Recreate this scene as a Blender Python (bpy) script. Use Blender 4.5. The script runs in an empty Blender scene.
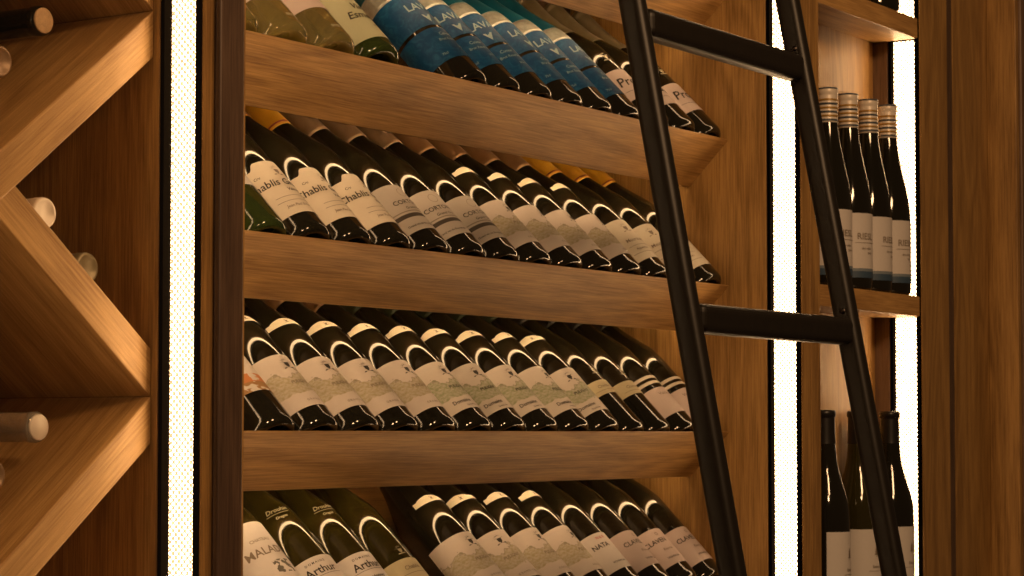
import bpy, math, random
from mathutils import Matrix, Vector
random.seed(7)
C = bpy.context.scene.collection
SC = bpy.context.scene
EYE = 1.55
PI = math.pi
cos, sin, rad = math.cos, math.sin, math.radians

# ------------------------------------------------------------------ camera geometry
F = 2280.0
PHI = math.atan(1503.0 / F)            # angle between the view axis and the run of the wall (+X)
cP, sP = cos(PHI), sin(PHI)
def at_plane(px, Y):                   # X of the point on the plane Y that falls at picture column px
    k = (px - 512) / F
    # (sP X - cP Y) = k (cP X + sP Y)
    return Y * (cP + k * sP) / (sP - k * cP)
def z_at(px, py, Y):
    X = at_plane(px, Y)
    return EYE + (433 - py) / F * (cP * X + sP * Y)

# ------------------------------------------------------------------ materials
def lin(c):
    return tuple(((v / 255.0) / 12.92 if v / 255.0 <= .04045 else ((v / 255.0 + .055) / 1.055) ** 2.4) for v in c) + (1,)
def newmat(name):
    m = bpy.data.materials.new(name); m.use_nodes = True
    nt = m.node_tree; b = nt.nodes['Principled BSDF']
    return m, nt, b
def N(nt, t, **kw):
    n = nt.nodes.new(t)
    for k, v in kw.items(): setattr(n, k, v)
    return n
def plain(name, col, rough=.5, metal=0, spec=.5, noise=0, scale=60, bump=0, coat=0):
    m, nt, b = newmat(name)
    b.inputs['Base Color'].default_value = col
    b.inputs['Roughness'].default_value = rough
    b.inputs['Metallic'].default_value = metal
    b.inputs['Specular IOR Level'].default_value = spec
    b.inputs['Coat Weight'].default_value = coat
    if noise or bump:
        tc = N(nt, 'ShaderNodeTexCoord'); nz = N(nt, 'ShaderNodeTexNoise')
        nz.inputs['Scale'].default_value = scale; nz.inputs['Detail'].default_value = 4
        nt.links.new(tc.outputs['Object'], nz.inputs['Vector'])
        if noise:
            mx = N(nt, 'ShaderNodeMix', data_type='RGBA')
            mx.inputs[6].default_value = tuple(v * (1 - noise) for v in col[:3]) + (1,)
            mx.inputs[7].default_value = tuple(min(1, v * (1 + noise)) for v in col[:3]) + (1,)
            nt.links.new(nz.outputs[0], mx.inputs[0]); nt.links.new(mx.outputs[2], b.inputs['Base Color'])
        if bump:
            bp = N(nt, 'ShaderNodeBump'); bp.inputs['Strength'].default_value = bump
            bp.inputs['Distance'].default_value = .001
            nt.links.new(nz.outputs[0], bp.inputs['Height']); nt.links.new(bp.outputs[0], b.inputs['Normal'])
    return m

def oak(name, axis, light, dark, rough=.45, ring=1.0):
    """oak with the grain along axis (0,1,2): long soft figure, fine pores and cathedral rings"""
    m, nt, b = newmat(name)
    L = nt.links.new
    tc = N(nt, 'ShaderNodeTexCoord'); oi = N(nt, 'ShaderNodeObjectInfo')
    off = N(nt, 'ShaderNodeVectorMath', operation='MULTIPLY_ADD')
    off.inputs[1].default_value = (7.1, 5.3, 3.7)
    L(oi.outputs['Random'], off.inputs[0]); L(tc.outputs['Object'], off.inputs[2])
    def mapped(long_s, cross_s):
        mp = N(nt, 'ShaderNodeMapping'); s = [cross_s] * 3; s[axis] = long_s
        mp.inputs['Scale'].default_value = s
        L(off.outputs[0], mp.inputs['Vector']); return mp
    # rings
    mp1 = mapped(1.6, 12)
    n1 = N(nt, 'ShaderNodeTexNoise'); n1.inputs['Scale'].default_value = 1.0; n1.inputs['Detail'].default_value = 2
    n1.inputs['Distortion'].default_value = .4
    L(mp1.outputs[0], n1.inputs['Vector'])
    mul = N(nt, 'ShaderNodeMath', operation='MULTIPLY'); mul.inputs[1].default_value = 44 * ring
    L(n1.outputs[0], mul.inputs[0])
    fr = N(nt, 'ShaderNodeMath', operation='SINE'); L(mul.outputs[0], fr.inputs[0])
    r2 = N(nt, 'ShaderNodeMapRange'); r2.inputs[1].default_value = -1; r2.inputs[2].default_value = 1
    L(fr.outputs[0], r2.inputs[0])
    # fine fibres
    mp2 = mapped(15, 480)
    n2 = N(nt, 'ShaderNodeTexNoise'); n2.inputs['Scale'].default_value = 1.0; n2.inputs['Detail'].default_value = 5
    n2.inputs['Roughness'].default_value = .65
    L(mp2.outputs[0], n2.inputs['Vector'])
    mp3 = mapped(1.2, 22)
    n3 = N(nt, 'ShaderNodeTexNoise'); n3.inputs['Scale'].default_value = 1.0; n3.inputs['Detail'].default_value = 3
    L(mp3.outputs[0], n3.inputs['Vector'])
    a1 = N(nt, 'ShaderNodeMath', operation='MULTIPLY_ADD'); a1.inputs[1].default_value = .36
    a2 = N(nt, 'ShaderNodeMath', operation='MULTIPLY_ADD'); a2.inputs[1].default_value = 2.5
    a3 = N(nt, 'ShaderNodeMath', operation='MULTIPLY_ADD'); a3.inputs[1].default_value = .7
    a3.inputs[2].default_value = -1.27
    L(n3.outputs[0], a3.inputs[0]); L(n2.outputs[0], a2.inputs[0]); L(a3.outputs[0], a2.inputs[2])
    L(r2.outputs[0], a1.inputs[0]); L(a2.outputs[0], a1.inputs[2])
    mx = N(nt, 'ShaderNodeMix', data_type='RGBA')
    mx.inputs[6].default_value = dark; mx.inputs[7].default_value = light
    L(a1.outputs[0], mx.inputs[0]); L(mx.outputs[2], b.inputs['Base Color'])
    b.inputs['Roughness'].default_value = rough
    bp = N(nt, 'ShaderNodeBump'); bp.inputs['Strength'].default_value = .25; bp.inputs['Distance'].default_value = .0006
    L(n2.outputs[0], bp.inputs['Height']); L(bp.outputs[0], b.inputs['Normal'])
    return m
O_L, O_D = (.56, .325, .11, 1), (.25, .125, .034, 1)
W_X = oak('oak_grain_along', 0, O_L, O_D)
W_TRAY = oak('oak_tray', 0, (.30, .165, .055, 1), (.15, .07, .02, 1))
W_Z = oak('oak_grain_upright', 2, (.43, .245, .075, 1), (.18, .092, .024, 1))
W_ZSHADE = oak('oak_shaded_upright', 2, (.20, .12, .07, 1), (.085, .045, .024, 1))  # same oak darkened: shade put into the colour of unlit faces
W_ZLIT = oak('oak_lit_upright', 2, (.52, .30, .092, 1), (.31, .16, .045, 1))  # same oak lightened: brightness of the lit bay put into the colour
W_D = oak('oak_rack_board', 0, (.58, .35, .14, 1), (.30, .155, .05, 1))
W_DK = oak('smoked_oak_upright', 2, (.11, .065, .04, 1), (.045, .025, .015, 1))
W_FLOOR = oak('oak_floor_boards', 0, (.22, .13, .07, 1), (.10, .055, .03, 1))
M_BLACK = plain('black_anodised_channel', (.004, .0035, .003, 1), .6, spec=.2)
M_MATTE = plain('matte_black_lining', (.003, .0025, .002, 1), 1, spec=0)
M_LADDER = plain('black_powder_coat', (.008, .006, .004, 1), .42, spec=.25, noise=.3, scale=90, bump=.15)
M_STEEL = plain('blackened_screw', (.05, .04, .035, 1), .3, 1)

def led_mat(LED, name='perforated_led_cover'):
    m = bpy.data.materials.new(name); m.use_nodes = True
    nt = m.node_tree; nt.nodes.clear(); L = nt.links.new
    out = N(nt, 'ShaderNodeOutputMaterial')
    em = N(nt, 'ShaderNodeEmission'); em.inputs[0].default_value = (1, .62, .31, 1)
    em.inputs[1].default_value = LED
    dk = N(nt, 'ShaderNodeEmission'); dk.inputs[0].default_value = (1, .6, .3, 1); dk.inputs[1].default_value = max(LED, 15) * .065
    tc = N(nt, 'ShaderNodeTexCoord'); sp = N(nt, 'ShaderNodeSeparateXYZ'); L(tc.outputs['Object'], sp.inputs[0])
    P = .0072
    def cell(off):
        def ax(sock, p):
            a = N(nt, 'ShaderNodeMath', operation='MULTIPLY_ADD'); a.inputs[1].default_value = 1 / p; a.inputs[2].default_value = off
            L(sock, a.inputs[0])
            f = N(nt, 'ShaderNodeMath', operation='FRACT'); L(a.outputs[0], f.inputs[0])
            s = N(nt, 'ShaderNodeMath', operation='MULTIPLY_ADD'); s.inputs[1].default_value = p; s.inputs[2].default_value = -.5 * p
            L(f.outputs[0], s.inputs[0])
            q = N(nt, 'ShaderNodeMath', operation='MULTIPLY'); L(s.outputs[0], q.inputs[0]); L(s.outputs[0], q.inputs[1])
            return q
        s = N(nt, 'ShaderNodeMath', operation='ADD')
        L(ax(sp.outputs[1], P).outputs[0], s.inputs[0]); L(ax(sp.outputs[2], P).outputs[0], s.inputs[1])
        r = N(nt, 'ShaderNodeMath', operation='SQRT'); L(s.outputs[0], r.inputs[0]); return r
    mn = N(nt, 'ShaderNodeMath', operation='MINIMUM')
    L(cell(0).outputs[0], mn.inputs[0]); L(cell(.5).outputs[0], mn.inputs[1])
    gt = N(nt, 'ShaderNodeMath', operation='GREATER_THAN'); gt.inputs[1].default_value = .0018
    L(mn.outputs[0], gt.inputs[0])
    mx = N(nt, 'ShaderNodeMixShader'); L(gt.outputs[0], mx.inputs[0]); L(em.outputs[0], mx.inputs[1]); L(dk.outputs[0], mx.inputs[2])
    L(mx.outputs[0], out.inputs[0])
    return m
LED = 18.0
M_LED = led_mat(LED); M_LED_DIM = led_mat(LED * .35, 'dimmed_led_cover')
def bar_mat():
    m = bpy.data.materials.new('warm_light_bar'); m.use_nodes = True; nt = m.node_tree; nt.nodes.clear(); L = nt.links.new
    out = N(nt, 'ShaderNodeOutputMaterial'); em = N(nt, 'ShaderNodeEmission'); em.inputs[0].default_value = (1, .62, .29, 1)
    tc = N(nt, 'ShaderNodeTexCoord'); sp = N(nt, 'ShaderNodeSeparateXYZ'); L(tc.outputs['Object'], sp.inputs[0])
    a = N(nt, 'ShaderNodeMath', operation='MULTIPLY'); a.inputs[1].default_value = 120 * 6.283; L(sp.outputs[0], a.inputs[0])
    c = N(nt, 'ShaderNodeMath', operation='SINE'); L(a.outputs[0], c.inputs[0])
    r = N(nt, 'ShaderNodeMapRange'); r.inputs[1].default_value = -1; r.inputs[2].default_value = 1; r.inputs[3].default_value = BAR * .5; r.inputs[4].default_value = BAR * 1.5
    L(c.outputs[0], r.inputs[0]); L(r.outputs[0], em.inputs[1]); L(em.outputs[0], out.inputs[0]); return m
BAR = 21.0
M_BAR = bar_mat()

def glass(name, col, rough=.06, trans=0.0, spec=.5):
    m, nt, b = newmat(name)
    b.inputs['Base Color'].default_value = col
    b.inputs['Roughness'].default_value = rough
    b.inputs['IOR'].default_value = 1.5
    b.inputs['Specular IOR Level'].default_value = spec
    b.inputs['Transmission Weight'].default_value = trans
    return m
G_DARK = glass('dark_bottle_glass', (.010, .009, .005, 1), .07)
G_OLIVE = glass('olive_bottle_glass', (.034, .029, .006, 1), .07, .25)
G_GREEN = glass('green_bottle_glass', (.035, .055, .012, 1), .06, .35)
G_CLEAR = glass('pale_olive_bottle_glass', (.70, .60, .22, 1), .03, .85)
G_WHITE = glass('clear_bottle_glass', (.85, .80, .70, 1), .03, .8)

def paper(name, col, band=None, kind=None):
    """label stock; uv: u across the label, v up the label"""
    m, nt, b = newmat(name); L = nt.links.new
    b.inputs['Roughness'].default_value = .6
    tc = N(nt, 'ShaderNodeTexCoord'); sp = N(nt, 'ShaderNodeSeparateXYZ'); L(tc.outputs['UV'], sp.inputs[0])
    nz = N(nt, 'ShaderNodeTexNoise'); nz.inputs['Scale'].default_value = 260; L(tc.outputs['Object'], nz.inputs['Vector'])
    base = N(nt, 'ShaderNodeMix', data_type='RGBA')
    base.inputs[6].default_value = tuple(v * .93 for v in col[:3]) + (1,); base.inputs[7].default_value = col
    L(nz.outputs[0], base.inputs[0]); cur = base.outputs[2]
    def math_(op, a, bb):
        n = N(nt, 'ShaderNodeMath', operation=op)
        for i, q in enumerate((a, bb)):
            if q is None: continue
            if isinstance(q, (int, float)): n.inputs[i].default_value = q
            else: L(q, n.inputs[i])
        return n.outputs[0]
    def over(cur, mask, colr):
        n = N(nt, 'ShaderNodeMix', data_type='RGBA'); L(mask, n.inputs[0]); L(cur, n.inputs[6]); n.inputs[7].default_value = colr
        return n.outputs[2]
    u, v = sp.outputs[0], sp.outputs[1]
    if kind in ('scene', 'scene_green'):
        # engraved landscape: a wavy skyline with hatched trees below it
        n1 = N(nt, 'ShaderNodeTexNoise'); n1.inputs['Scale'].default_value = 5.5; n1.inputs['Detail'].default_value = 3
        L(tc.outputs['UV'], n1.inputs['Vector'])
        sky = math_('MULTIPLY_ADD', n1.outputs[0], .62); sky.node.inputs[2].default_value = .33
        below = math_('LESS_THAN', v, sky)
        n2 = N(nt, 'ShaderNodeTexNoise'); n2.inputs['Scale'].default_value = 4; n2.inputs['Detail'].default_value = 3
        mp = N(nt, 'ShaderNodeMapping'); mp.inputs['Location'].default_value = (4, 7, 0); L(tc.outputs['UV'], mp.inputs[0]); L(mp.outputs[0], n2.inputs['Vector'])
        lo = math_('MULTIPLY_ADD', n2.outputs[0], .40); lo.node.inputs[2].default_value = .06
        above = math_('GREATER_THAN', v, lo)
        mask = math_('MULTIPLY', below, above)
        n3 = N(nt, 'ShaderNodeTexNoise'); n3.inputs['Scale'].default_value = 24; n3.inputs['Detail'].default_value = 4; L(tc.outputs['UV'], n3.inputs['Vector'])
        hat = N(nt, 'ShaderNodeMapRange'); hat.inputs[1].default_value = .34; hat.inputs[2].default_value = .66
        hat.inputs[3].default_value = .35; hat.inputs[4].default_value = 1; L(n3.outputs[0], hat.inputs[0])
        mask2 = math_('MULTIPLY', mask, hat.outputs[0])
        cur = over(cur, mask2, (.36, .33, .20, 1) if kind == 'scene' else (.27, .31, .18, 1))
        # outline of the skyline
        d = math_('SUBTRACT', v, sky); ab = math_('ABSOLUTE', d, None); ln = math_('LESS_THAN', ab, .012)
        cur = over(cur, math_('MULTIPLY', ln, .5), (.14, .12, .07, 1))
    if kind == 'picture':
        n1 = N(nt, 'ShaderNodeTexNoise'); n1.inputs['Scale'].default_value = 5; n1.inputs['Detail'].default_value = 4; L(tc.outputs['UV'], n1.inputs['Vector'])
        g = math_('LESS_THAN', v, .42); h = math_('GREATER_THAN', n1.outputs[0], .47)
        cur = over(cur, math_('MULTIPLY', g, h), (.55, .22, .08, 1))
        g2 = math_('LESS_THAN', v, .22)
        cur = over(cur, math_('MULTIPLY', g2, h), (.35, .20, .08, 1))
    if kind == 'engraving':
        n1 = N(nt, 'ShaderNodeTexNoise'); n1.inputs['Scale'].default_value = 16; n1.inputs['Detail'].default_value = 4; L(tc.outputs['UV'], n1.inputs['Vector'])
        a = math_('GREATER_THAN', v, .36); c = math_('LESS_THAN', v, .52); d = math_('GREATER_THAN', u, .42); e = math_('LESS_THAN', u, .66)
        h = math_('GREATER_THAN', n1.outputs[0], .5)
        cur = over(cur, math_('MULTIPLY', math_('MULTIPLY', math_('MULTIPLY', a, c), math_('MULTIPLY', d, e)), h), (.12, .11, .09, 1))
    if band:
        for (v0, v1, colr) in band:
            a = math_('GREATER_THAN', v, v0); c = math_('LESS_THAN', v, v1)
            cur = over(cur, math_('MULTIPLY', a, c), colr)
    L(cur, b.inputs['Base Color'])
    return m
CREAM = (.69, .63, .52, 1)
P = {
 'chablis': paper('cream_label_paper', CREAM),
 'corton': paper('grey_label_paper', (0.511, 0.473, 0.427, 1), band=[(.28, .36, (.06, .05, .04, 1)), (.40, .42, (.25, .22, .18, 1))]),
 'scene': paper('landscape_label_paper', (0.620, 0.567, 0.521, 1), kind='scene'),
 'green_scene': paper('green_landscape_label_paper', (0.602, 0.557, 0.500, 1), kind='scene_green'),
 'crest': paper('ivory_label_paper', (0.656, 0.615, 0.511, 1)),
 'gold': paper('pale_gold_label_paper', (0.547, 0.491, 0.312, 1)),
 'pink': paper('blush_label_paper', (0.602, 0.511, 0.479, 1)),
 'picture': paper('picture_label_paper', (0.674, 0.624, 0.562, 1), kind='picture'),
 'white': paper('white_label_paper', (0.656, 0.624, 0.594, 1)),
 'banded': paper('banded_label_paper', (0.656, 0.624, 0.604, 1), kind='engraving', band=[(.14, .17, (.05, .04, .04, 1))]),
 'green': paper('soft_green_label_paper', (0.456, 0.473, 0.312, 1)),
 'rose': paper('rose_label_paper', (0.565, 0.473, 0.448, 1)),
 'bluefoot': paper('white_label_blue_foot', (0.602, 0.567, 0.542, 1), band=[(0, .10, (.035, .07, .12, 1)), (.10, .145, (.16, .20, .24, 1))]),
 'tag': paper('neck_label_paper', (.92, .86, .72, 1)),
}
def blue_mat():
    m, nt, b = newmat('blue_printed_sleeve'); L = nt.links.new
    tc = N(nt, 'ShaderNodeTexCoord'); nz = N(nt, 'ShaderNodeTexNoise'); nz.inputs['Scale'].default_value = 90; nz.inputs['Detail'].default_value = 5
    nz.inputs['Distortion'].default_value = 1.2
    L(tc.outputs['Object'], nz.inputs['Vector'])
    r = N(nt, 'ShaderNodeValToRGB'); e = r.color_ramp.elements
    e[0].position = .45; e[0].color = (.002, .050, .15, 1); e[1].position = .80; e[1].color = (.015, .12, .25, 1)
    L(nz.outputs[0], r.inputs[0]); L(r.outputs[0], b.inputs['Base Color']); b.inputs['Roughness'].default_value = .5; b.inputs['Specular IOR Level'].default_value = .25
    return m
M_BLUE = blue_mat()
M_PALE_BLUE = plain('silvered_blue_foil', (.42, .45, .42, 1), .3, .5, noise=.4, scale=160, bump=.5)
M_TEAL = plain('teal_foil', (.008, .12, .20, 1), .4, .2, noise=.3)
CAP = {
 'yellow': plain('yellow_foil', (.62, .33, .03, 1), .35, .25, noise=.12),
 'brown': plain('brown_foil', (.30, .17, .08, 1), .35, .3, noise=.2),
 'beige': plain('beige_foil', (.30, .20, .12, 1), .4, .25, noise=.2),
 'olive': plain('dull_olive_foil', (.23, .19, .11, 1), .4, .3, noise=.2),
 'black': plain('black_foil', (.012, .010, .009, 1), .35, .1),
 'white': plain('white_foil', (.74, .67, .58, 1), .4, .1, noise=.1),
 'teal': M_TEAL,
 'green': plain('dark_green_foil', (.03, .04, .02, 1), .4, .2),
}
M_INK = plain('black_ink', (.022, .018, .014, 1), .6)
M_INKG = plain('grey_ink', (.20, .16, .12, 1), .6)
M_INKR = plain('red_ink', (.45, .03, .02, 1), .6)
M_INKW = plain('pale_ink', (.22, .34, .38, 1), .5)
M_INKO = plain('silver_script_ink', (.42, .38, .26, 1), .4)
M_RED = plain('red_foil_ring', (.22, .03, .015, 1), .4)
M_STRIPE_B = plain('slate_blue_stripe', (.07, .08, .10, 1), .45)
M_STRIPE_G = plain('gold_stripe', (.42, .25, .06, 1), .4, .3)
M_BANDW = plain('pale_paper_ring', (.66, .60, .50, 1), .5)
M_CORK = plain('cork_end', (.50, .34, .19, 1), .8, noise=.4, scale=300, bump=.4)

# ------------------------------------------------------------------ mesh helpers
def mesh_obj(name, verts, faces, mat, parent=None, smooth=False, uvs=None, bevel=0):
    me = bpy.data.meshes.new(name); me.from_pydata(verts, [], faces); me.update()
    if uvs:
        uv = me.uv_layers.new(name='UVMap')
        for lp in me.loops: uv.data[lp.index].uv = uvs[lp.vertex_index]
    if smooth:
        me.polygons.foreach_set('use_smooth', [True] * len(me.polygons))
    me.materials.append(mat)
    o = bpy.data.objects.new(name, me); C.objects.link(o)
    if parent: o.parent = parent
    if bevel:
        md = o.modifiers.new('soft_edges', 'BEVEL'); md.width = bevel; md.segments = 2; md.limit_method = 'ANGLE'
    return o
def root(name, loc=(0, 0, 0), label=None, cat=None, group=None, rot=None):
    o = bpy.data.objects.new(name, None); o.empty_display_size = .03; C.objects.link(o); o.location = loc
    if rot: o.rotation_euler = rot
    tag(o, label, cat, group); return o
def tag(o, label=None, cat=None, group=None, kind=None):
    if label: o['label'] = label
    if cat: o['category'] = cat
    if group: o['group'] = group
    if kind: o['kind'] = kind
    return o
BF = [(0, 3, 2, 1), (4, 5, 6, 7), (0, 1, 5, 4), (1, 2, 6, 5), (2, 3, 7, 6), (3, 0, 4, 7)]
def box(name, x0, x1, y0, y1, z0, z1, mat, parent=None, bevel=.0015, local=True):
    """box given in world coordinates, origin at its own low centre when top-level"""
    ox, oy, oz = ((x0 + x1) / 2, (y0 + y1) / 2, z0) if (local and parent is None) else (0, 0, 0)
    v = [(x - ox, y - oy, z - oz) for z in (z0, z1) for x, y in ((x0, y0), (x1, y0), (x1, y1), (x0, y1))]
    o = mesh_obj(name, v, BF, mat, parent, bevel=bevel)
    o.location = (ox, oy, oz); return o
def prism(name, pts, axis, a0, a1, mat, parent=None, bevel=.0015):
    """polygon pts extruded from a0 to a1; axis 0: pts are (y,z); axis 1: pts are (x,z)"""
    n = len(pts)
    f = (lambda p, a: (a, p[0], p[1])) if axis == 0 else (lambda p, a: (p[0], a, p[1]))
    v = [f(p, a0) for p in pts] + [f(p, a1) for p in pts]
    fc = [tuple(range(n))[::-1], tuple(range(n, 2 * n))] + [(i, (i + 1) % n, n + (i + 1) % n, n + i) for i in range(n)]
    o = mesh_obj(name, v, fc, mat, parent, bevel=bevel)
    bmfix(o); return o
def bmfix(o):
    import bmesh
    bm = bmesh.new(); bm.from_mesh(o.data); bmesh.ops.recalc_face_normals(bm, faces=bm.faces); bm.to_mesh(o.data); bm.free()
def lathe(name, prof, mat, parent=None, seg=40, smooth=True):
    v = []; fc = []; rings = []
    for r, z in prof:
        if r < 1e-6: rings.append([len(v)]); v.append((0, 0, z))
        else:
            rings.append(list(range(len(v), len(v) + seg)))
            v += [(r * cos(2 * PI * i / seg), r * sin(2 * PI * i / seg), z) for i in range(seg)]
    for a, b in zip(rings, rings[1:]):
        if len(a) == 1 and len(b) == 1: continue
        for i in range(seg):
            j = (i + 1) % seg
            if len(a) == 1: fc.append((a[0], b[j], b[i]))
            elif len(b) == 1: fc.append((a[i], a[j], b[0]))
            else: fc.append((a[i], a[j], b[j], b[i]))
    return mesh_obj(name, v, fc, mat, parent, smooth)
def smooth_prof(p, it=1):
    """Chaikin on the part of a profile"""
    for _ in range(it):
        q = [p[0]]
        for a, b in zip(p, p[1:]):
            q.append((a[0] * .75 + b[0] * .25, a[1] * .75 + b[1] * .25)); q.append((a[0] * .25 + b[0] * .75, a[1] * .25 + b[1] * .75))
        q.append(p[-1]); p = q
    return p
def interp(prof, z):
    for (r0, z0), (r1, z1) in zip(prof, prof[1:]):
        if z0 <= z <= z1 and z1 > z0: return r0 + (r1 - r0) * (z - z0) / (z1 - z0)
    return prof[-1][0]

R = .0372
def burgundy(R=.0372, H=.295, cyl=.135):
    foot = [(0, .014), (.010, .0125), (.020, .007), (R - .010, .0008), (R - .006, 0), (R - .0025, .0012), (R - .0006, .004), (R, .008)]
    up = smooth_prof([(R, .012), (R, cyl - .02), (R, cyl), (R * .97, cyl + .022), (R * .74, cyl + .050), (R * .50, cyl + .080), (.0160, cyl + .105), (.0150, H - .045), (.0143, H - .012)], 2)
    top = [(.0143, H - .010), (.0158, H - .009), (.0158, H - .003), (.0148, H), (0, H)]
    return foot + up + top
def bordeaux(R=.037, H=.30, cyl=.185):
    foot = [(0, .014), (.010, .0125), (.020, .007), (R - .010, .0008), (R - .006, 0), (R - .0025, .0012), (R - .0006, .004), (R, .008)]
    up = smooth_prof([(R, .012), (R, cyl - .01), (R, cyl), (R * .9, cyl + .018), (R * .55, cyl + .032), (.0150, cyl + .045), (.0143, H - .05), (.0143, H - .012)], 2)
    return foot + up + [(.0143, H - .010), (.0156, H - .009), (.0156, H - .003), (.0146, H), (0, H)]
def flute(R=.0345, H=.296, cyl=.125):
    foot = [(0, .010), (.015, .008), (R - .010, .0008), (R - .006, 0), (R - .0025, .0012), (R - .0006, .004), (R, .008)]
    up = smooth_prof([(R, .012), (R, cyl - .02), (R, cyl), (R * .90, cyl + .030), (R * .60, cyl + .075), (.0150, cyl + .110), (.0138, H - .03), (.0138, H - .012)], 2)
    return foot + up + [(.0138, H - .010), (.0146, H - .009), (.0146, H - .003), (.0138, H), (0, H)]
def champagne(R=.0364, H=.30, cyl=.145):
    foot = [(0, .020), (.012, .017), (.022, .008), (R - .010, .0008), (R - .006, 0), (R - .0025, .0012), (R - .0006, .004), (R, .008)]
    up = smooth_prof([(R, .012), (R, cyl - .02), (R, cyl), (R * .95, cyl + .025), (R * .78, cyl + .048), (R * .56, cyl + .080), (.0172, cyl + .105), (.0155, H - .03), (.0155, H - .02)], 2)
    return foot + up + [(.0155, H - .018), (.0172, H - .016), (.0172, H - .004), (.0150, H), (0, H)]

def sheet(name, prof, z0, z1, half, mat, parent, lift=.0004, nu=40, nv=6, top=None):
    """label wrapped round the bottle: half = half angle in radians, faces local -Y; top(u) adds to the upper edge"""
    v, uv, fc = [], [], []
    for j in range(nv + 1):
        for i in range(nu + 1):
            u = i / nu; a = (2 * u - 1) * half
            zt = z1 + (top(2 * u - 1) if top else 0)
            z = z0 + (zt - z0) * j / nv; r = interp(prof, z) + lift
            v.append((r * sin(a), -r * cos(a), z)); uv.append((u, (z - z0) / (z1 - z0)))
    for j in range(nv):
        for i in range(nu):
            a = j * (nu + 1) + i; fc.append((a, a + 1, a + nu + 2, a + nu + 1))
    return mesh_obj(name, v, fc, mat, parent, True, uv)
def shell(name, prof, z0, z1, mat, parent, lift=.0005, cap=False):
    """foil or ring that hugs the bottle between z0 and z1"""
    zs = sorted({z0, z1} | {z for r, z in prof if z0 < z < z1})
    p = [(interp(prof, z) + lift, z) for z in zs]
    p = [(interp(prof, z0) - .0005, z0)] + p
    p += [(0, z1 + lift)] if cap else [(interp(prof, z1) - .0005, z1)]
    return lathe(name, p, mat, parent, 36)

_tc = {}
def text_geo(s):
    """(verts, faces) of a string, cap height about 0.7, centred"""
    if s in _tc: return _tc[s]
    cu = bpy.data.curves.new('lettering_source', 'FONT'); cu.body = s; cu.align_x = 'CENTER'; cu.resolution_u = 2; cu.offset = .012
    ob = bpy.data.objects.new('lettering_source', cu); C.objects.link(ob)
    dg = bpy.context.evaluated_depsgraph_get(); me = bpy.data.meshes.new_from_object(ob.evaluated_get(dg))
    g = ([tuple(v.co) for v in me.vertices], [tuple(p.vertices) for p in me.polygons])
    bpy.data.objects.remove(ob); bpy.data.curves.remove(cu); bpy.data.meshes.remove(me)
    _tc[s] = g; return g
def wrap_marks(name, items, prof, mat, parent, lift=.0009):
    """items: ('t', text, u, v, size, shear) or ('p', polygon points) -- all in metres on the unrolled label"""
    v, fc = [], []
    def put(x, z):
        r = interp(prof, z) + lift; a = x / interp(prof, z)
        v.append((r * sin(a), -r * cos(a), z))
    for it in items:
        if it[0] == 't':
            _, s, u, w, size, sh = it
            gv, gf = text_geo(s); n = len(v)
            for x, y, _z in gv: put(u + (x + sh * y) * size, w + y * size)
            fc += [tuple(n + i for i in f) for f in gf]
        elif it[0] == 'r':                     # ruled line x0,x1,z0,z1 in short pieces
            _, x0, x1, z0, z1 = it; k = max(1, int((x1 - x0) / .003)); n = len(v)
            for i in range(k + 1):
                x = x0 + (x1 - x0) * i / k; put(x, z0); put(x, z1)
            fc += [(n + 2 * i, n + 2 * i + 2, n + 2 * i + 3, n + 2 * i + 1) for i in range(k)]
        elif it[0] == 'p':
            n = len(v)
            for x, z in it[1]: put(x, z)
            fc.append(tuple(range(n, len(v))))
        elif it[0] == 'o':                     # ring
            _, cx, cz, r0, r1 = it; n = len(v); k = 20
            for i in range(k):
                a = 2 * PI * i / k
                put(cx + r0 * cos(a), cz + r0 * sin(a)); put(cx + r1 * cos(a), cz + r1 * sin(a))
            fc += [(n + 2 * i, n + 2 * i + 1, n + (2 * i + 3) % (2 * k), n + (2 * i + 2) % (2 * k)) for i in range(k)]
    return mesh_obj(name, v, fc, mat, parent)
def crest(cx, cz, s):
    """small heraldic engraving: a shield with sprays round it"""
    it = [('p', [(cx - .35 * s, cz + .3 * s), (cx + .35 * s, cz + .3 * s), (cx + .33 * s, cz - .15 * s), (cx, cz - .55 * s), (cx - .33 * s, cz - .15 * s)])]
    for k in range(7):
        a = PI * (k + .5) / 7
        c, q = cos(a), sin(a)
        it.append(('p', [(cx + c * .4 * s - q * .07 * s, cz + .2 * s + q * .4 * s), (cx + c * .95 * s, cz + .15 * s + q * .8 * s), (cx + c * .4 * s + q * .07 * s, cz + .2 * s + q * .4 * s + .05 * s)]))
    it.append(('p', [(cx - .8 * s, cz - .65 * s), (cx + .8 * s, cz - .6 * s), (cx + .6 * s, cz - .45 * s), (cx - .6 * s, cz - .5 * s)]))
    return it

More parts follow.
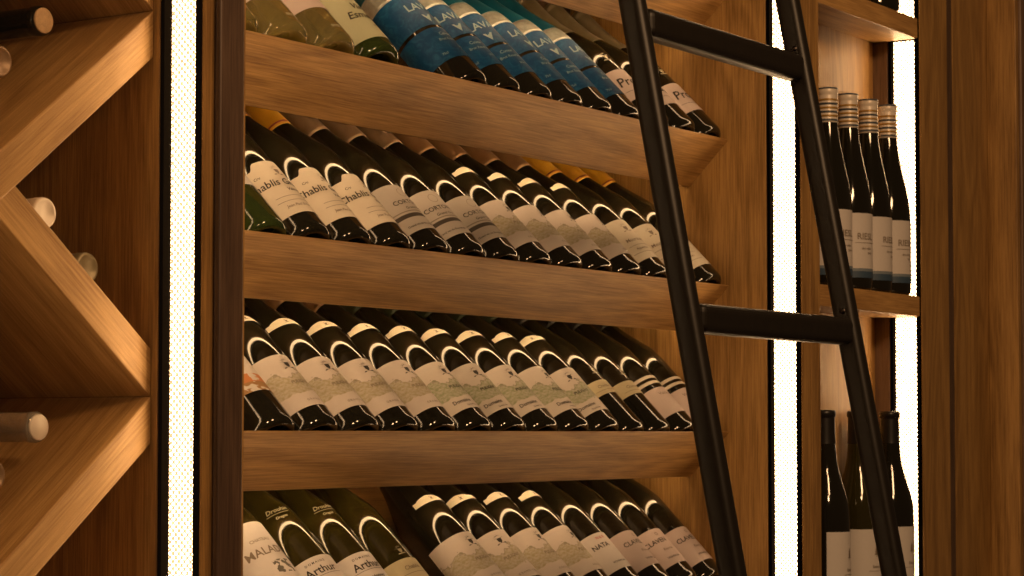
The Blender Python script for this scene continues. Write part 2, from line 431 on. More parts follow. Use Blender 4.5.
# ------------------------------------------------------------------ bottle kinds (each built once, then copied)
def small_lines(u, zs, w, size=.0):
    return [('r', u - w / 2, u + w / 2, z, z + .0006) for z in zs]
def proto(prof, gl, name='wine_bottle'):
    r = bpy.data.objects.new(name, None); C.objects.link(r); r.empty_display_size = .03
    b = lathe('glass_body', prof, gl, r, 48); return r
def capsule(r, prof, H, z0, mat, ring=None):
    c = shell('capsule', prof, z0, H, mat, r, .0006, True)
    if ring: shell('capsule_ring', prof, z0 + .004, z0 + .0065, ring, c, .0010)
    return c
B = burgundy()
KINDS = {}
def k_chablis():
    r = proto(B, G_DARK); capsule(r, B, .295, .222, CAP['yellow'], M_RED)
    t = lambda u: .009 if abs(u) < .36 else (.009 * max(0, 1 - (abs(u) - .36) / .10) ** .6 if abs(u) < .46 else 0)
    l = sheet('label', B, .026, .100, 1.34, P['chablis'], r, top=t)
    wrap_marks('lettering', [('t', 'Chablis Grand', -.004, .070, .0140, .12), ('t', 'Valmur', .010, .060, .0070, .2), ('t', 'Cru', -.024, .086, .005, .2)], B, M_INK, l)
    wrap_marks('fine_print', [('r', -.022, .030, .052, .0526), ('r', -.024, .026, .045, .0456), ('t', 'Jean Paul & Fils', .000, .036, .0055, .2)], B, M_INKG, l)
    wrap_marks('crest', crest(.006, .092, .0095), B, M_INKG, l)
    return r
def k_corton():
    r = proto(B, G_DARK); capsule(r, B, .295, .225, CAP['beige'])
    l = sheet('label', B, .024, .100, 1.40, P['corton'], r)
    wrap_marks('lettering', [('t', 'CORTON', .000, .067, .0095, 0), ('t', 'Grand Cru', .004, .058, .006, .2), ('t', 'Grand vin de Bourgogne', -.004, .031, .0042, 0)], B, M_INK, l)
    wrap_marks('round_seal', [('o', .004, .086, .0062, .0068)], B, M_INKG, l)
    return r
def k_scene(green=False, text=None, ctext=False):
    r = proto(B, G_DARK); capsule(r, B, .295, .225, CAP['green'] if green else CAP['brown'])
    l = sheet('label', B, .024, .102, 1.42, P['green_scene' if green else 'scene'], r)
    it = [('t', text, -.006, .034, .0075, 0), ('t', 'Grand Vin', .004, .0275, .0036, 0)] if text else [('t', 'G R A N D   V I N', .010, .031, .0042, 0)]
    wrap_marks('lettering', it + [('t', 'PULIGNY', .004, .058, .0062, 0)] , B, M_INKG if not text else M_INK, l)
    wrap_marks('crest', crest(.004, .0865, .0100), B, M_INK, l)
    nl = sheet('neck_label', B, .158, .166, .80, P['tag'], r, lift=.0008, top=lambda u: .005 * max(0, 1 - abs(u + .15) * 1.6) ** .5)
    wrap_marks('emblem', crest(.0, .164, .0042), B, M_INKG, nl, .0013)
    return r
def k_crest():
    r = proto(B, G_DARK); capsule(r, B, .295, .220, CAP['yellow'], M_RED)
    l = sheet('label', B, .024, .100, 1.38, P['crest'], r)
    wrap_marks('crest', crest(.002, .083, .010), B, M_INKG, l)
    wrap_marks('lettering', [('t', 'Meursault', .002, .058, .0085, .1), ('r', -.018, .022, .050, .0506), ('t', 'Appellation', .002, .042, .005, 0), ('r', -.02, .024, .036, .0366)], B, M_INKG, l)
    return r
def k_gold():
    B = burgundy(.0350); r = proto(B, G_DARK); capsule(r, B, .295, .225, CAP['black'])
    l = sheet('label', B, .062, .086, 1.35, P['gold'], r)
    wrap_marks('lettering', [('t', 'Chateau', .0, .073, .007, .1), ('r', -.02, .02, .068, .0686)], B, M_INKG, l)
    wrap_marks('printed_emblem', crest(.004, .104, .0085), B, M_INKO, r)
    return r
def k_stripe():
    B = burgundy(.0358); r = proto(B, G_DARK); capsule(r, B, .295, .225, CAP['black'])
    l = sheet('label', B, .026, .074, 1.40, P['pink'], r)
    wrap_marks('lettering', [('t', 'Volnay', .002, .060, .0075, 0)], B, M_INKG, l)
    sheet('upper_band', B, .082, .087, 1.40, M_BANDW, r, nv=1); sheet('upper_band', B, .092, .097, 1.40, M_BANDW, r, nv=1)
    return r
def k_picture():
    r = proto(B, G_DARK); capsule(r, B, .295, .225, CAP['black'])
    sheet('label', B, .045, .105, 1.42, P['picture'], r); return r
def k_arthur():
    r = proto(B, G_OLIVE); capsule(r, B, .295, .228, CAP['olive'])
    l = sheet('label', B, .020, .082, 1.38, P['white'], r)
    wrap_marks('lettering', [('t', 'Arthur', .004, .059, .0145, 0), ('t', 'D O M A I N E', .002, .073, .0042, 0), ('r', -.022, .028, .056, .0565), ('t', 'Chardonnay', .002, .044, .006, 0)], B, M_INK, l)
    wrap_marks('shoulder_script', [('t', 'Drouhin', .004, .153, .0085, .35), ('r', -.012, .018, .150, .1506), ('t', 'Oregon', .004, .143, .005, .3)], B, M_INKO, r, .0006)
    return r
def k_cream_low():
    r = proto(B, G_OLIVE); capsule(r, B, .295, .228, CAP['olive'])
    l = sheet('label', B, .020, .068, 1.38, P['gold'], r)
    wrap_marks('lettering', [('t', 'Chablis', .002, .052, .008, .1), ('r', -.02, .024, .046, .0466)], B, M_INKG, l)
    wrap_marks('printed_emblem', crest(.002, .080, .008), B, M_INKO, r)
    return r
def k_lade():
    r = proto(B, G_OLIVE); capsule(r, B, .295, .228, CAP['olive'])
    l = sheet('label', B, .020, .136, 1.45, P['banded'], r)
    wrap_marks('lettering', [('t', 'MALADE', -.004, .090, .0145, 0), ('t', 'CHATEAU', -.004, .108, .006, 0)], B, M_INKG, l)
    return r
def k_clave(word, red=False):
    r = proto(B, G_DARK); capsule(r, B, .295, .230, CAP['olive'])
    l = sheet('label', B, .024, .086, 1.38, P['rose' if not red else 'white'], r)
    wrap_marks('lettering', [('t', word, -.006, .062, .0105, 0), ('t', 'VIGNERONS', .004, .034, .0045, 0)], B, M_INK, l)
    if red: wrap_marks('red_mark', [('t', 'N & R', .002, .076, .006, 0)], B, M_INKR, l)
    else: wrap_marks('fine_print', [('o', .004, .077, .0018, .0026), ('t', 'Riserva', .004, .048, .006, .2)], B, M_INKG, l)
    return r
CH = champagne()
def k_blue():
    r = proto(CH, G_DARK)
    shell('shoulder_foil', CH, .150, .178, M_PALE_BLUE, r, .0006)
    shell('capsule', CH, .178, .300, M_TEAL, r, .0006, True)
    l = sheet('upper_label', CH, .093, .150, 1.95, M_BLUE, r, nv=8)
    wrap_marks('lettering', [('t', 'LAVA', .002, .122, .017, 0), ('p', [(-.006, .112), (.008, .112), (.001, .098)])], CH, M_INKW, l)
    l2 = sheet('lower_label', CH, .034, .088, 1.75, M_BLUE, r)
    wrap_marks('lettering', [('t', 'Cuvee', .004, .073, .0075, .2), ('t', 'Brut Reserve', .004, .064, .006, .2), ('t', '2016', .014, .050, .005, 0), ('t', '75cl', -.018, .042, .005, 0)], CH, M_INKW, l2)
    return r
def k_pro():
    r = proto(B, G_DARK); capsule(r, B, .295, .195, CAP['olive'])
    wrap_marks('shoulder_print', crest(.0, .125, .010), B, M_INKO, r)
    l = sheet('label', B, .040, .098, 1.36, P['pink'], r)
    wrap_marks('lettering', [('t', 'Prosa', .006, .066, .0225, .15), ('r', -.02, .026, .055, .0556)], B, M_INK, l)
    return r
BD = bordeaux(.0400, .300, .165)
def k_pale(lab, lo=.050, hi=.115, text=None, gl=None):
    r = proto(BD, gl or G_CLEAR); capsule(r, BD, .300, .235, CAP['white'])
    l = sheet('label', BD, lo, hi, 1.30, P[lab], r)
    if text:
        wrap_marks('lettering', [('t', text[0], .010, .068, .014, .3), ('t', text[1], .006, .052, .0155, .3), ('t', 'Blanc', .016, .038, .005, .2)], BD, M_INK, l)
    else:
        wrap_marks('embossed_lettering', [('t', 'BRISE', .004, .016, .0055, 0)], BD, M_INKO, r)
    return r
def k_green():
    BD = bordeaux(.0372, .295, .165); r = proto(BD, G_GREEN); capsule(r, BD, .295, .235, CAP['yellow'])
    l = sheet('label', BD, .060, .110, 1.35, P['white'], r)
    wrap_marks('lettering', [('t', 'Sauvignon', .0, .085, .009, 0)], BD, M_INKG, l)
    return r
FL = flute()
def k_riesling():
    r = proto(FL, G_DARK)
    c = capsule(r, FL, .296, .244, CAP['white'])
    shell('top_disc', FL, .2935, .296, M_STRIPE_B, c, .0012, True)
    for k in range(6):
        shell('stripe', FL, .246 + k * .0060, .2492 + k * .0060, M_STRIPE_B if k % 2 == 0 else M_STRIPE_G, c, .0010)
    l = sheet('label', FL, .018, .114, 1.55, P['bluefoot'], r, nv=10)
    wrap_marks('lettering', [('t', 'RIESL', -.006, .075, .0135, 0), ('r', -.024, .014, .0695, .0702), ('t', 'dry white', -.004, .060, .0050, 0), ('t', '2018', .002, .053, .0045, 0)], FL, M_INKG, l)
    return r
def k_tree_label(gl=None):
    B = burgundy(.036); r = proto(B, gl or G_DARK); capsule(r, B, .295, .246, CAP['black'])
    l = sheet('label', B, .043, .119, 1.50, P['white'], r)
    it = [('t', 'Estate', -.012, .062, .006, 0), ('r', -.026, .004, .057, .0575), ('r', -.0125, -.0115, .078, .082)]
    for k in range(3): it.append(('p', [(-.0165 + k * .0008, .081 + k * .004), (-.0075 - k * .0008, .081 + k * .004), (-.012, .088 + k * .004)]))
    wrap_marks('lettering', it, B, M_INKG, l)
    return r

BUILD = dict(chablis=k_chablis, corton=k_corton, scene=lambda: k_scene(), green_scene=lambda: k_scene(True, 'Domaine'),
             crest=k_crest, gold=k_gold, stripe=k_stripe, picture=k_picture, arthur=k_arthur, cream_low=k_cream_low,
             lade=k_lade, clavel=lambda: k_clave('CLAVEL'), laveno=lambda: k_clave('CLAVEN'), nat=lambda: k_clave('NATA', True),
             blue=k_blue, pro=k_pro, pale=lambda: k_pale('rose'), esme=lambda: k_pale('green', .018, .105, ('Vieu', 'Esmera'), G_GREEN),
             green=k_green, riesling=k_riesling, tree=lambda: k_tree_label(), tree_olive=lambda: k_tree_label(G_OLIVE))
def copy_tree(o, parent=None):
    c = o.copy(); C.objects.link(c)
    if parent: c.parent = parent
    for ch in list(o.children): copy_tree(ch, c)
    return c
def place_bottle(kind, loc, tilt, roll, label, group, lean=0):
    if kind not in KINDS: KINDS[kind] = BUILD[kind](); o = KINDS[kind]
    else: o = copy_tree(KINDS[kind])
    o.location = loc
    M = Matrix.Rotation(tilt, 3, 'X') @ Matrix.Rotation(roll, 3, 'Z')
    if lean: M = Matrix.Rotation(lean, 3, 'Z') @ M
    o.rotation_euler = M.to_euler()
    o['label'] = label; o['category'] = 'bottle'
    if group: o['group'] = group
    elif 'group' in o: del o['group']
    return o

# ------------------------------------------------------------------ the cabinets
YF = 1.42                       # front plane of the uprights
XL0, XL1 = 1.625, 1.686         # upright between rack and wine wall
XR0, XR1 = 2.889, 2.950         # upright between wine wall and narrow bay
XE = 3.308                      # right cheek of the narrow bay
ZT = 2.62
st = lambda o: tag(o, kind='structure')
fl = st(box('floor', -1.2, 5.2, -1.0, 2.0, -.05, 0, W_FLOOR, bevel=0))
YB = 1.80
st(box('wall_back', -.2, 4.6, YB + .012, YB + .08, 0, ZT + .1, W_ZSHADE, bevel=0))

def strip(face_x, side, z0, z1, parent, y0=1.4205, y1=1.472, mat=None):
    ya, yb = 1.4282, 1.4672
    """LED channel sunk in an upright. side=-1: looks towards -X, side=+1: towards +X"""
    s = side; d = .013
    xs = lambda a: face_x - s * a           # a = depth into the upright
    o0, o1 = sorted((xs(0), xs(d + .0022)))
    box('channel_back', *sorted((xs(d), xs(d + .0022))), y0, y1, z0, z1, M_MATTE, parent, 0)
    box('channel_side', *sorted((xs(-.0008), xs(d))), y0, ya, z0, z1, M_MATTE, parent, 0)
    box('channel_side', *sorted((xs(-.0008), xs(d))), yb, y1, z0, z1, M_MATTE, parent, 0)
    x = xs(.010)
    v = [(x, ya, z0), (x, yb, z0), (x, yb, z1), (x, ya, z1)]
    o = mesh_obj('light_cover', v, [(0, 1, 2, 3) if s < 0 else (3, 2, 1, 0)], mat or M_LED, parent)
    return o

def upright(x0, x1, left_strip, right_strip, label, name='upright_panel', yback=YB, seam=None, ydeep=None, matL=None, matR=None):
    """double upright made of two boards, with channels for the light strips in its two faces"""
    r = root(name, ((x0 + x1) / 2, YF, 0), label, 'cabinet panel')
    xm = (x0 + x1) / 2
    r.location = (0, 0, 0)
    def board(a, b, has, outer, mat, zt=ZT):
        # front lip, then board behind the channel; channel void on the outer face
        if has:
            d = .016
            inner = (a + d, b) if outer == 'L' else (a, b - d)
            box('front_board', inner[0], inner[1], YF, 1.4735, 0, zt, mat, r, .001)
            lp = (a, a + d - .0002) if outer == 'L' else (b - d + .0002, b)
            box('front_lipping', lp[0], lp[1], YF - .0012, 1.4203, 0, zt, mat, r, 0)
            box('side_board', a, b, 1.4735, yback, 0, zt, W_Z, r, .001)
        else:
            box('front_board', a, b, YF, 1.4735, 0, zt, mat, r, .001)
            box('side_board', a, b, 1.4735, yback, 0, zt, W_Z, r, .001)
    board(x0, xm - .0012, left_strip, 'L', matL or W_Z); board(xm + .0012, x1, right_strip, 'R', matR or W_Z)
    box('joint', xm - .0012, xm + .0012, YF + .004, yback, 0, zt if False else ZT, M_BLACK, r, 0)
    return r
upright(XL0, XL1, True, True, 'oak upright between the diamond rack and the sloping wine shelves')
upright(XR0, XR1, True, False, 'oak upright between the sloping wine shelves and the narrow bay', yback=YB)

def led(name, face_x, side, z0, z1, label, mat=None):
    r = root(name, (0, 0, 0), label, 'light strip', 'upright light strips'); strip(face_x, side, z0, z1, r, mat=mat); return r
led('light_strip', XL0, -1, .05, ZT - .05, 'tall perforated light strip beside the diamond rack, leftmost of the bright strips')
led('light_strip', XL1, +1, .05, ZT - .05, 'light strip hidden behind the dark post, shining along the sloping shelves')
led('light_strip', XR0, -1, .05, ZT - .05, 'tall perforated light strip behind the ladder, right of the sloping shelves')

# cheek + outer panels on the right
cheek = root('cabinet_end_panel', (0, 0, 0), 'broad oak end panel right of the narrow bay, with upright grooves', 'cabinet panel')
X2, X3, X4 = at_plane(949, YF), at_plane(955, YF), at_plane(988, 1.423)
box('side_board', XE, XE + .03, 1.4735, 1.60, 0, ZT, W_ZSHADE, cheek, .001)  # shade behind the strip is painted by the darker oak
box('front_lipping', XE, XE + .0158, YF - .0012, 1.4203, 0, ZT, W_Z, cheek, 0)
box('front_stile', XE + .016, X2, YF, 1.60, 0, ZT, W_Z, cheek, .003)
box('groove_shade', X2, X3, YF + .003, 1.60, 0, ZT, W_DK, cheek, 0)  # dark inlay, nearly flush, paints the shadow of a groove
box('flat_panel', X3, X4 + .02, YF + .003, 1.60, 0, ZT, W_Z, cheek, .003)
pil = root('corner_pilaster', (0, 0, 0), 'projecting oak pilaster at the far right edge', 'cabinet panel')
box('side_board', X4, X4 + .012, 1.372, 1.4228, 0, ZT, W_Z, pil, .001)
box('front_board', X4 + .0125, X4 + .40, 1.367, 1.4228, 0, ZT, W_ZSHADE, pil, .002)  # front face darkened in colour against the lit side

# ------------------------------------------------------------------ sloping wine shelves
A = (math.sqrt(.5), math.sqrt(.5))          # (y, z) along a bottle, from base to neck
Nn = (-math.sqrt(.5), math.sqrt(.5))        # (y, z) out of the tray
YT = 1.532
def TA(T, a, n): return (T[0] + A[0] * a + Nn[0] * n, T[1] + A[1] * a + Nn[1] * n)
SINK = .0645; LIPT = .006; LIPH = .0928
SZ = {0: .6285, 1: .4198, 2: .2108, 3: .0026, 4: -.2050}
words = {0: 'topmost sloping oak shelf, only its lower corner in view', 1: 'sloping oak shelf under the blue labelled bottles',
         2: 'sloping oak shelf under the row of Chablis bottles', 3: 'oak display shelf at eye level under the landscape labelled bottles',
         4: 'lowest sloping oak shelf, under the bottles at the bottom edge'}
for k, dz in SZ.items():
    T = (YT, EYE + dz)
    r = root('display_shelf', (0, 0, 0), words[k], 'shelf', 'sloping wine shelves')
    prism('front_board', [T, TA(T, 0, -LIPH), TA(T, LIPT, -LIPH), (T[0] + LIPT * 1.4142, T[1])], 0, XL1 + .0005, XR0 - .0005, W_X, r, .002)
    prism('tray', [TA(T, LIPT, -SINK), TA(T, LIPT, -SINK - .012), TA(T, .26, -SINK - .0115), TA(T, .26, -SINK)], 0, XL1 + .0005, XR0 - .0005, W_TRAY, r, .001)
    prism('light_baffle', [TA(T, .0190, -SINK - .0118), TA(T, .0190, -SINK - .0190), TA(T, .0202, -SINK - .0190), TA(T, .0202, -SINK - .0118)], 0, XL1 + .004, XR0 - .004, M_MATTE, r, 0)  # unseen black baffle, added to keep bar light off the front board
    cn = TA(T, .0244, -SINK - .0153); tr = .0032
    oct_ = [(cn[0] + tr * cos(q * PI / 6), cn[1] + tr * sin(q * PI / 6)) for q in range(12)]
    prism('light_bar', oct_, 0, XL1 + .006, XR0 - .006, M_BAR, r, 0)
PITCH = .0752
def row_bottle(row, idx, kind, roll, label, group, R_=R, dx=0):
    T = (YT, EYE + SZ[row]); y, z = TA(T, LIPT + .0006, R_ - SINK + .0004)
    X = XR0 - .0379 - PITCH * (14 - idx) + dx
    return place_bottle(kind, (X, y, z), -PI / 4, rad(roll - 13), label, group)
# third shelf (eye level)
row_bottle(3, 1, 'picture', 0, 'wine bottle with reddish picture label, first from the dark post on the eye-level shelf', None, dx=.0155)
rolls = [4, 0, -3, 2, 3, -6, -2, 10, -14]
ordw = ['second', 'third', 'fourth', 'fifth', 'sixth', 'seventh', 'eighth', 'ninth', 'tenth']
for j in range(9):
    kd = 'scene' if j < 4 else 'green_scene'
    nm = 'greyish landscape label' if j < 4 else 'greener landscape label'
    row_bottle(3, 2 + j, kd, rolls[j], f'bottle with {nm}, {ordw[j]} from the dark post, eye-level shelf', 'landscape labelled bottles on the eye-level shelf', dx=.0155)
row_bottle(3, 11, 'gold', 0, 'dark bottle with small pale gold label, nearer the landscape labels, eye-level shelf', 'small gold labelled bottles on the eye-level shelf', .0350, .0131)
row_bottle(3, 12, 'gold', 5, 'dark bottle with small pale gold label, beside the striped labels, eye-level shelf', 'small gold labelled bottles on the eye-level shelf', .0350, .0084)
row_bottle(3, 13, 'stripe', 0, 'dark bottle with two pale stripes over blush label, left of the ladder rail', 'striped bottles on the eye-level shelf', .0358, .0045)
row_bottle(3, 14, 'stripe', -4, 'striped bottle half behind the ladder rail, last on the eye-level shelf', 'striped bottles on the eye-level shelf', .0358, .0013)
# second shelf
row_bottle(2, 1, 'green', 0, 'green glass bottle with pale label, against the dark post on the Chablis shelf', None, .0372)
for j, w in enumerate(('nearest the dark post', 'middle one of three', 'third from the post, beside the grey labels')):
    row_bottle(2, 2 + j, 'chablis', (2, 12, 16)[j], f'bottle with cream Chablis label and yellow capsule, {w}', 'Chablis bottles on the second shelf')
for j, w in enumerate(('right after the Chablis labels', 'middle one of three', 'next to the landscape labels')):
    row_bottle(2, 5 + j, 'corton', (6, -8, 0)[j], f'bottle with grey Corton label crossed by a dark band, {w}', 'dark banded Corton bottles on the second shelf')
for j, w in enumerate(('first after the dark banded labels', 'second after the dark banded labels', 'third after the dark banded labels', 'fourth, beside the ivory crest label')):
    row_bottle(2, 8 + j, 'scene', (10, 16, 12, 18)[j], f'bottle with landscape label on the Chablis shelf, {w}', 'landscape labelled bottles on the second shelf')
row_bottle(2, 12, 'crest', -4, 'bottle with ivory crest label, just left of the ladder on the Chablis shelf', 'crest labelled bottles on the second shelf')
row_bottle(2, 13, 'crest', -10, 'bottle with ivory crest label, mostly behind the ladder rail on the Chablis shelf', 'crest labelled bottles on the second shelf')
row_bottle(2, 14, 'crest', -30, 'bottle with pale label showing right of the ladder rail, last on the Chablis shelf', 'crest labelled bottles on the second shelf')
# first (upper) shelf
row_bottle(1, 0, 'pale', 6, 'pale olive glass bottle at the dark post, leftmost of the top row', 'pale olive bottles on the upper shelf', .0402, .0197)
row_bottle(1, 1, 'pale', 6, 'pale olive glass bottle directly left of the one with the blush label, top row', 'pale olive bottles on the upper shelf', .0402, .0280)
row_bottle(1, 2, 'pale', 0, 'pale olive glass bottle with blush label, next to the soft green label', 'pale olive bottles on the upper shelf', .0402, .0363)
row_bottle(1, 3, 'esme', 0, 'olive glass bottle with soft green script label, top row', None, .0402, .0446)
for j, w in enumerate(('nearest the soft green label', 'second of the blue row', 'third of the blue row', 'fourth of the blue row', 'fifth of the blue row', 'rightmost of the blue row')):
    row_bottle(1, 6 + j, 'blue', (0, -10, -16, 8, -5, 12)[j], f'dark bottle in two blue printed labels, {w}', 'blue labelled bottles on the upper shelf', .0365, .0077 - .0014 * j)
for j, w in enumerate(('left of the ladder rail', 'half behind the ladder rail', 'right of the ladder rail, last in the row')):
    row_bottle(1, 12 + j, 'pro', (-4, -2, 2)[j], f'dark bottle with cream label reading Prosa, {w}', 'cream script labelled bottles on the upper shelf')
# bottom shelf
row_bottle(4, 2, 'lade', 4, 'bottle with tall white label and small engraving, against the dark post at the bottom edge', None)
row_bottle(4, 3, 'arthur', -18, 'olive bottle with white Arthur label, nearest the dark post', 'Arthur bottles on the bottom shelf')
row_bottle(4, 4, 'arthur', -6, 'olive bottle with white Arthur label, right one of the pair', 'Arthur bottles on the bottom shelf')
row_bottle(4, 5, 'cream_low', 0, 'olive bottle with low gold label, left of the gap in the bottom row', None)
for j, w in enumerate(('first right of the gap', 'second right of the gap', 'third right of the gap', 'fourth, beside the white label with a red mark')):
    row_bottle(4, 7 + j, 'scene', (0, -14, 6, 14)[j], f'landscape labelled bottle in the bottom row, {w}', 'landscape labelled bottles on the bottom shelf')
row_bottle(4, 11, 'nat', -4, 'dark bottle with white label, red mark and NATA lettering', None)
row_bottle(4, 12, 'clavel', 8, 'dark bottle with blush Clavel label, beside the red marked label', 'blush Clavel bottles on the bottom shelf')
row_bottle(4, 13, 'laveno', -8, 'dark bottle with blush Claven label, second from the right in the bottom row', None)
row_bottle(4, 14, 'clavel', 4, 'dark bottle with blush Clavel label, last in the bottom row', 'blush Clavel bottles on the bottom shelf')

# ------------------------------------------------------------------ narrow bay on the right
YBB = 1.4975
bay = root('bay_back_panel', (0, 0, 0), 'oak back panel of the narrow bay, coloured as if lit, behind the upright bottles', 'cabinet panel')
box('back_board', XR1 + .0005, XE - .0005, YBB + .001, YBB + .015, 0, ZT, W_ZLIT, bay, 0)
bay_shelf_z = [z_at(912, 17, YF), z_at(912, 297, YF)]
tops = [z_at(912, 13.5, YF), z_at(914, 295.5, YF)]
d34 = tops[0] - tops[1]
tops = [tops[0] + d34, tops[0], tops[1], EYE - (602 - 433) / F * 3.53]
names = ['upper bay shelf of oak above the picture edge', 'oak shelf above the striped capsule bottles in the narrow bay',
         'oak shelf under the striped capsule bottles in the narrow bay', 'lowest oak bay shelf under the black capped bottles']
for k in range(1, 4):
    o = box('bay_shelf', XR1 + .0006, XE - .0006, YF + .002, YBB, tops[k] - .0315, tops[k], W_X, None, .0015)
    tag(o, names[k], 'shelf', 'narrow bay shelves')
for k, (a, b, w) in enumerate(((tops[1], tops[0], 'short light strip in the narrow bay, topmost at the picture edge'), (tops[2], tops[1] - .0315, 'short light strip in the narrow bay behind the striped capsule bottles'),
                  (tops[3], tops[2] - .0315, 'short light strip in the narrow bay behind the black capped bottles'))):
    r = root('bay_light_strip', (0, 0, 0), w, 'light strip', 'narrow bay light strips')
    strip(XE, -1, a + .0005, b - .0005, r)
YS = 1.4582
for j, (X, w) in enumerate(((3.0582, 'leftmost, its foot behind the ladder'), (3.1294, 'second from the left'), (3.2006, 'third from the left'), (3.2718, 'rightmost, against the light strip'))):
    place_bottle('riesling', (X, YS, tops[2] + .0003), 0, rad((-6, -10, 6, -6)[j]), f'upright bottle with striped capsule and white label, {w}', 'striped capsule bottles in the narrow bay')
for px, kd, w in ((823, 'tree', 'black capped upright bottle at the left edge of the lower bay'), (856, 'tree_olive', 'olive upright bottle behind the ladder rail in the lower bay'), (890, 'tree', 'black capped upright bottle against the light strip in the lower bay')):
    X = min(at_plane(px, YS), XE - .0385)
    place_bottle(kd, (X, YS - .001, tops[3] + .0003), 0, rad({823: 24, 856: 0, 890: 14}[px]), w, None)
place_bottle('tree', (at_plane(877, YS), YS - .001, tops[1] + .0003), 0, 0, 'upright bottle whose foot shows at the top edge of the narrow bay', None)

for k in range(1, 4):
    box('channel_filler', XE + .0003, XE + .0153, 1.4205, 1.472, tops[k] - .0313, tops[k] - .0002, M_MATTE, cheek, 0)
# ------------------------------------------------------------------ diamond rack on the left
YR = 1.481
rack = root('diamond_wine_rack', (0, 0, 0), 'oak lattice rack of crossing boards, left of the first light strip', 'wine rack')
zn0 = EYE + .404; zs = .369; hw = .236; tv = .0225      # node height, spacing, half width, half vertical thickness
def rack_board(xa, za, xb, zb, dy=0):
    mx_, mz = (xa + xb) / 2, (za + zb) / 2; th = math.atan2(zb - za, xb - xa); c_, s_ = cos(th), sin(th)
    loc = [((x - mx_) * c_ + (z - mz) * s_, -(x - mx_) * s_ + (z - mz) * c_) for x, z in ((xa, za - tv), (xb, zb - tv), (xb, zb + tv), (xa, za + tv))]
    o = prism('rack_board', loc, 1, YR + dy, YB - .02, W_RACK, rack, .0015 if not dy else .001)
    o.location = (mx_, 0, mz); o.rotation_euler = (0, -th, 0)
# grain runs along each slanting board
def oak_slant(name):
    return oak(name, 0, (.60, .37, .14, 1), (.31, .165, .05, 1))
W_RACK = oak_slant('oak_rack')
X1c = XL0 - .0006
xc = 1.4185
run = X1c - xc
dzv = zs / 2 - tv * 0
for k in range(-2, 4):
    zt = zn0 - zs * k                  # node on the wall side
    zc = zt - zs / 2                    # crossing below it
    rack_board(xc - run, zt - zs + tv, X1c, zt - tv)
    rack_board(xc - run, zt - tv, X1c, zt - zs + tv, .0008)
left = root('rack_side_panel', (0, 0, 0), 'oak panel closing the far side of the diamond rack', 'cabinet panel')
box('side_board', xc - run - .022, xc - run - .001, 1.4735, YB, 0, ZT, W_Z, left, .001)
box('front_board', xc - run - .040, xc - run - .0168, YF, 1.4735, 0, ZT, W_Z, left, .001)
led('light_strip', xc - run - .001, +1, .05, ZT - .05, 'light strip on the far side panel of the diamond rack, outside the left picture edge', M_LED_DIM)
# bottles lying in the rack, necks to the front
def lying(px, py, kind_glass, cap, label, tip=1.56, cork=None):
    X = at_plane(px, tip); z = z_at(px, py, tip)
    o = root('lying_wine_bottle', (X, tip + .24, z), label, 'bottle', 'bottles lying in the diamond rack')
    pr = [(0, .012), (.02, .006), (.028, 0), (.032, .002), (.0338, .010)] + smooth_prof([(.0338, .014), (.0338, .085), (.028, .115), (.0170, .145), (.0142, .16), (.0138, .228)], 2) + [(.0145, .230), (.0145, .237), (.0130, .240), (0, .240)]
    lathe('glass_body', pr, kind_glass, o, 32)
    if cap is not None:
        c = lathe('capsule', [(.0144, .185), (.0146, .229), (.0150, .230), (.0150, .238), (.0140, .2412), (.0118, .2412), (.0112, .2402), (0, .2402)], cap, o, 32)
    else:
        lathe('cork', [(0, .2395), (.0122, .2395), (.0122, .2412), (.0112, .2418), (0, .2418)], cork or M_CORK, o, 24)
    o.rotation_euler = (PI / 2, 0, 0)
    return o
lying(41, 19, G_DARK, None, 'dark bottle neck with pale cork end, highest in the rack', 1.545)
lying(-2, 60, G_DARK, CAP['beige'], 'beige capped bottle neck at the left picture edge, upper rack cell', 1.54)
lying(44, 213, G_DARK, CAP['white'], 'pale capped bottle neck peeking over the middle slanting board', 1.526)
lying(87, 268, G_DARK, CAP['olive'], 'dim bottle neck peeking over the middle board, nearer the light strip', 1.5265)
lying(40, 427, G_WHITE, None, 'clear glass bottle neck with pale end, lower rack cell', 1.532, CAP['white'])
lying(-5, 475, G_WHITE, CAP['beige'], 'bottle neck cut by the left picture edge, lower rack cell', 1.530)

# glass door in front of the rack
def pane_mat():
    m = bpy.data.materials.new('clear_pane'); m.use_nodes = True; nt = m.node_tree; nt.nodes.clear(); L = nt.links.new
    out = N(nt, 'ShaderNodeOutputMaterial'); tr = N(nt, 'ShaderNodeBsdfTransparent'); gl = N(nt, 'ShaderNodeBsdfGlossy')
    gl.inputs['Roughness'].default_value = .02; tr.inputs[0].default_value = (.96, .95, .93, 1)
    fr = N(nt, 'ShaderNodeFresnel'); fr.inputs[0].default_value = 1.22
    mx = N(nt, 'ShaderNodeMixShader'); L(fr.outputs[0], mx.inputs[0]); L(tr.outputs[0], mx.inputs[1]); L(gl.outputs[0], mx.inputs[2]); L(mx.outputs[0], out.inputs[0])
    return m
SX0, SX1 = at_plane(219.5, YF - .010), at_plane(244, YF - .010)
dr = root('glass_door', (0, 0, 0), 'clear glass door with dark wooden stile, covering the diamond rack', 'door')
box('glass_pane', .70, SX0 - .0002, YF - .0085, YF - .0073, .02, ZT - .02, pane_mat(), dr, 0)
box('door_stile', SX0, SX1, YF - .010, YF - .0028, .01, ZT - .01, W_DK, dr, .002)

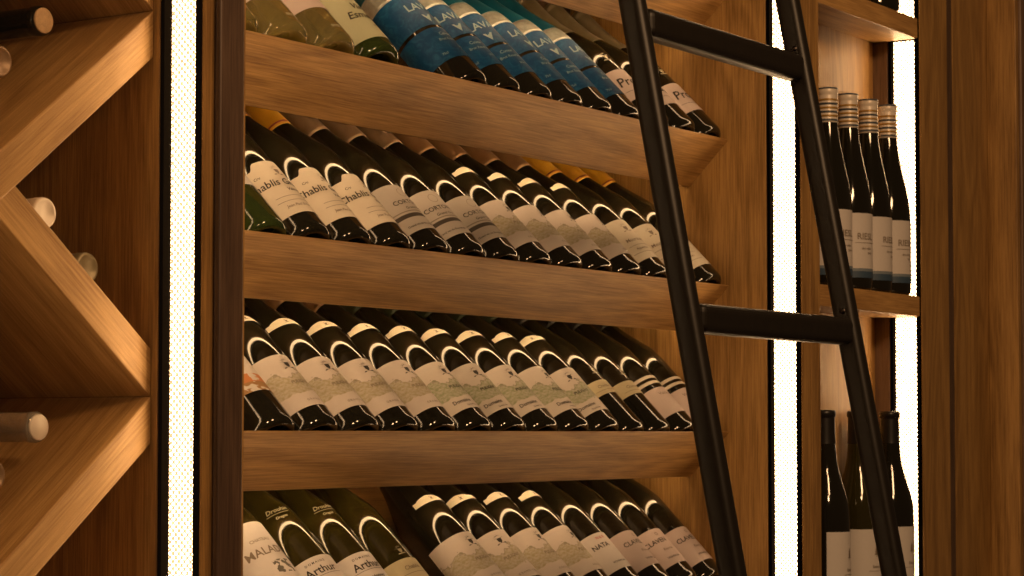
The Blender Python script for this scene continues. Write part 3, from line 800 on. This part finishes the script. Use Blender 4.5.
# ------------------------------------------------------------------ ladder
lad = root('library_ladder', (0, 0, 0), 'black ladder leaning across the wine shelves', 'ladder')
LEAN = .194
def lad_y(z): return 1.15 - .0 + LEAN * ((z - EYE) - .117)
def rail(xc_):
    z0, z1 = .003, EYE + .98
    hx, hy = .011, .0145
    v = []
    for z in (z0, z1):
        y = lad_y(z)
        v += [(xc_ - hx, y - hy, z), (xc_ + hx, y - hy, z), (xc_ + hx, y + hy, z), (xc_ - hx, y + hy, z)]
    o = mesh_obj('rail', v, BF, M_LADDER, lad)
    md = o.modifiers.new('round_edges', 'BEVEL'); md.width = .009; md.segments = 5; md.limit_method = 'ANGLE'
    o.data.polygons.foreach_set('use_smooth', [True] * 6)
    v2 = []
    for z in (z0 - .003, z0 + .03):
        y = lad_y(z)
        v2 += [(xc_ - hx - .003, y - hy - .003, z), (xc_ + hx + .003, y - hy - .003, z), (xc_ + hx + .003, y + hy + .003, z), (xc_ - hx - .003, y + hy + .003, z)]
    mesh_obj('rubber_foot', v2, BF, M_BLACK, lad, bevel=.002)
LX0, LX1 = 2.076, 2.467
rail(LX0); rail(LX1)
for k in range(-2, 6):
    zz = EYE + .1195 - .316 * k + 0
    if zz > EYE + .95: continue
    if zz < .1: continue
    y = lad_y(zz); hy, hz = .0135, .0158
    x0, x1 = LX0 + .0112, LX1 - .0112
    v = []
    for x in (x0, x1):
        v += [(x, y - hy, zz - hz), (x, y + hy, zz - hz), (x, y + hy, zz + hz), (x, y - hy, zz + hz)]
    o = mesh_obj('rung', v, BF, M_LADDER, lad); bmfix(o)
    md = o.modifiers.new('round_edges', 'BEVEL'); md.width = .009; md.segments = 5; md.limit_method = 'ANGLE'
    s = lathe('screw', [(0, .0015), (.003, .0013), (.0038, 0)], M_STEEL, o, 12); s.rotation_euler = (0, -PI / 2, 0); s.location = (LX1 - .0111, y + .003, zz + .024)

# ------------------------------------------------------------------ light of the room
def spot(loc, target, power, size, col=(1, .58, .28)):
    l = bpy.data.lights.new('ceiling_downlight', 'AREA'); l.energy = power; l.color = col; l.shape = 'DISK'; l.size = size
    o = bpy.data.objects.new('ceiling_downlight', l); C.objects.link(o); o.location = loc
    d = Vector(target) - Vector(loc); o.rotation_euler = d.to_track_quat('-Z', 'Y').to_euler()
spot((1.2, -.3, 2.75), (2.3, 1.5, 1.5), 14, .25)
spot((1.9, .1, 2.6), (3.4, 1.5, 1.5), 9, .25)
w = bpy.data.worlds.new('dim_room'); SC.world = w; w.use_nodes = True
w.node_tree.nodes['Background'].inputs[0].default_value = (1, .58, .30, 1)
w.node_tree.nodes['Background'].inputs[1].default_value = .045

# ------------------------------------------------------------------ camera
cam = bpy.data.cameras.new('camera'); co = bpy.data.objects.new('camera', cam); C.objects.link(co)
cam.sensor_width = 36; cam.lens = F / 1024 * 36 * 1.003
PITCH_UP = rad(2.6)
cam.shift_y = (433 - 288 - F * math.tan(PITCH_UP)) / 1024
co.location = (0, 0, EYE)
co.rotation_euler = (Vector((cP, sP, 0)).to_track_quat('-Z', 'Y').to_matrix() @ Matrix.Rotation(PITCH_UP, 3, 'X')).to_euler()
cam.dof.use_dof = True; cam.dof.focus_distance = 2.55; cam.dof.aperture_fstop = 18
cam.clip_start = .05
SC.camera = co
SC.view_settings.view_transform = 'Standard'; SC.view_settings.look = 'None'
SC.view_settings.gamma = 1; SC.view_settings.exposure = .2
SC.view_settings.use_curve_mapping = False
SC.cycles.max_bounces = 8
SC.cycles.use_denoising = True
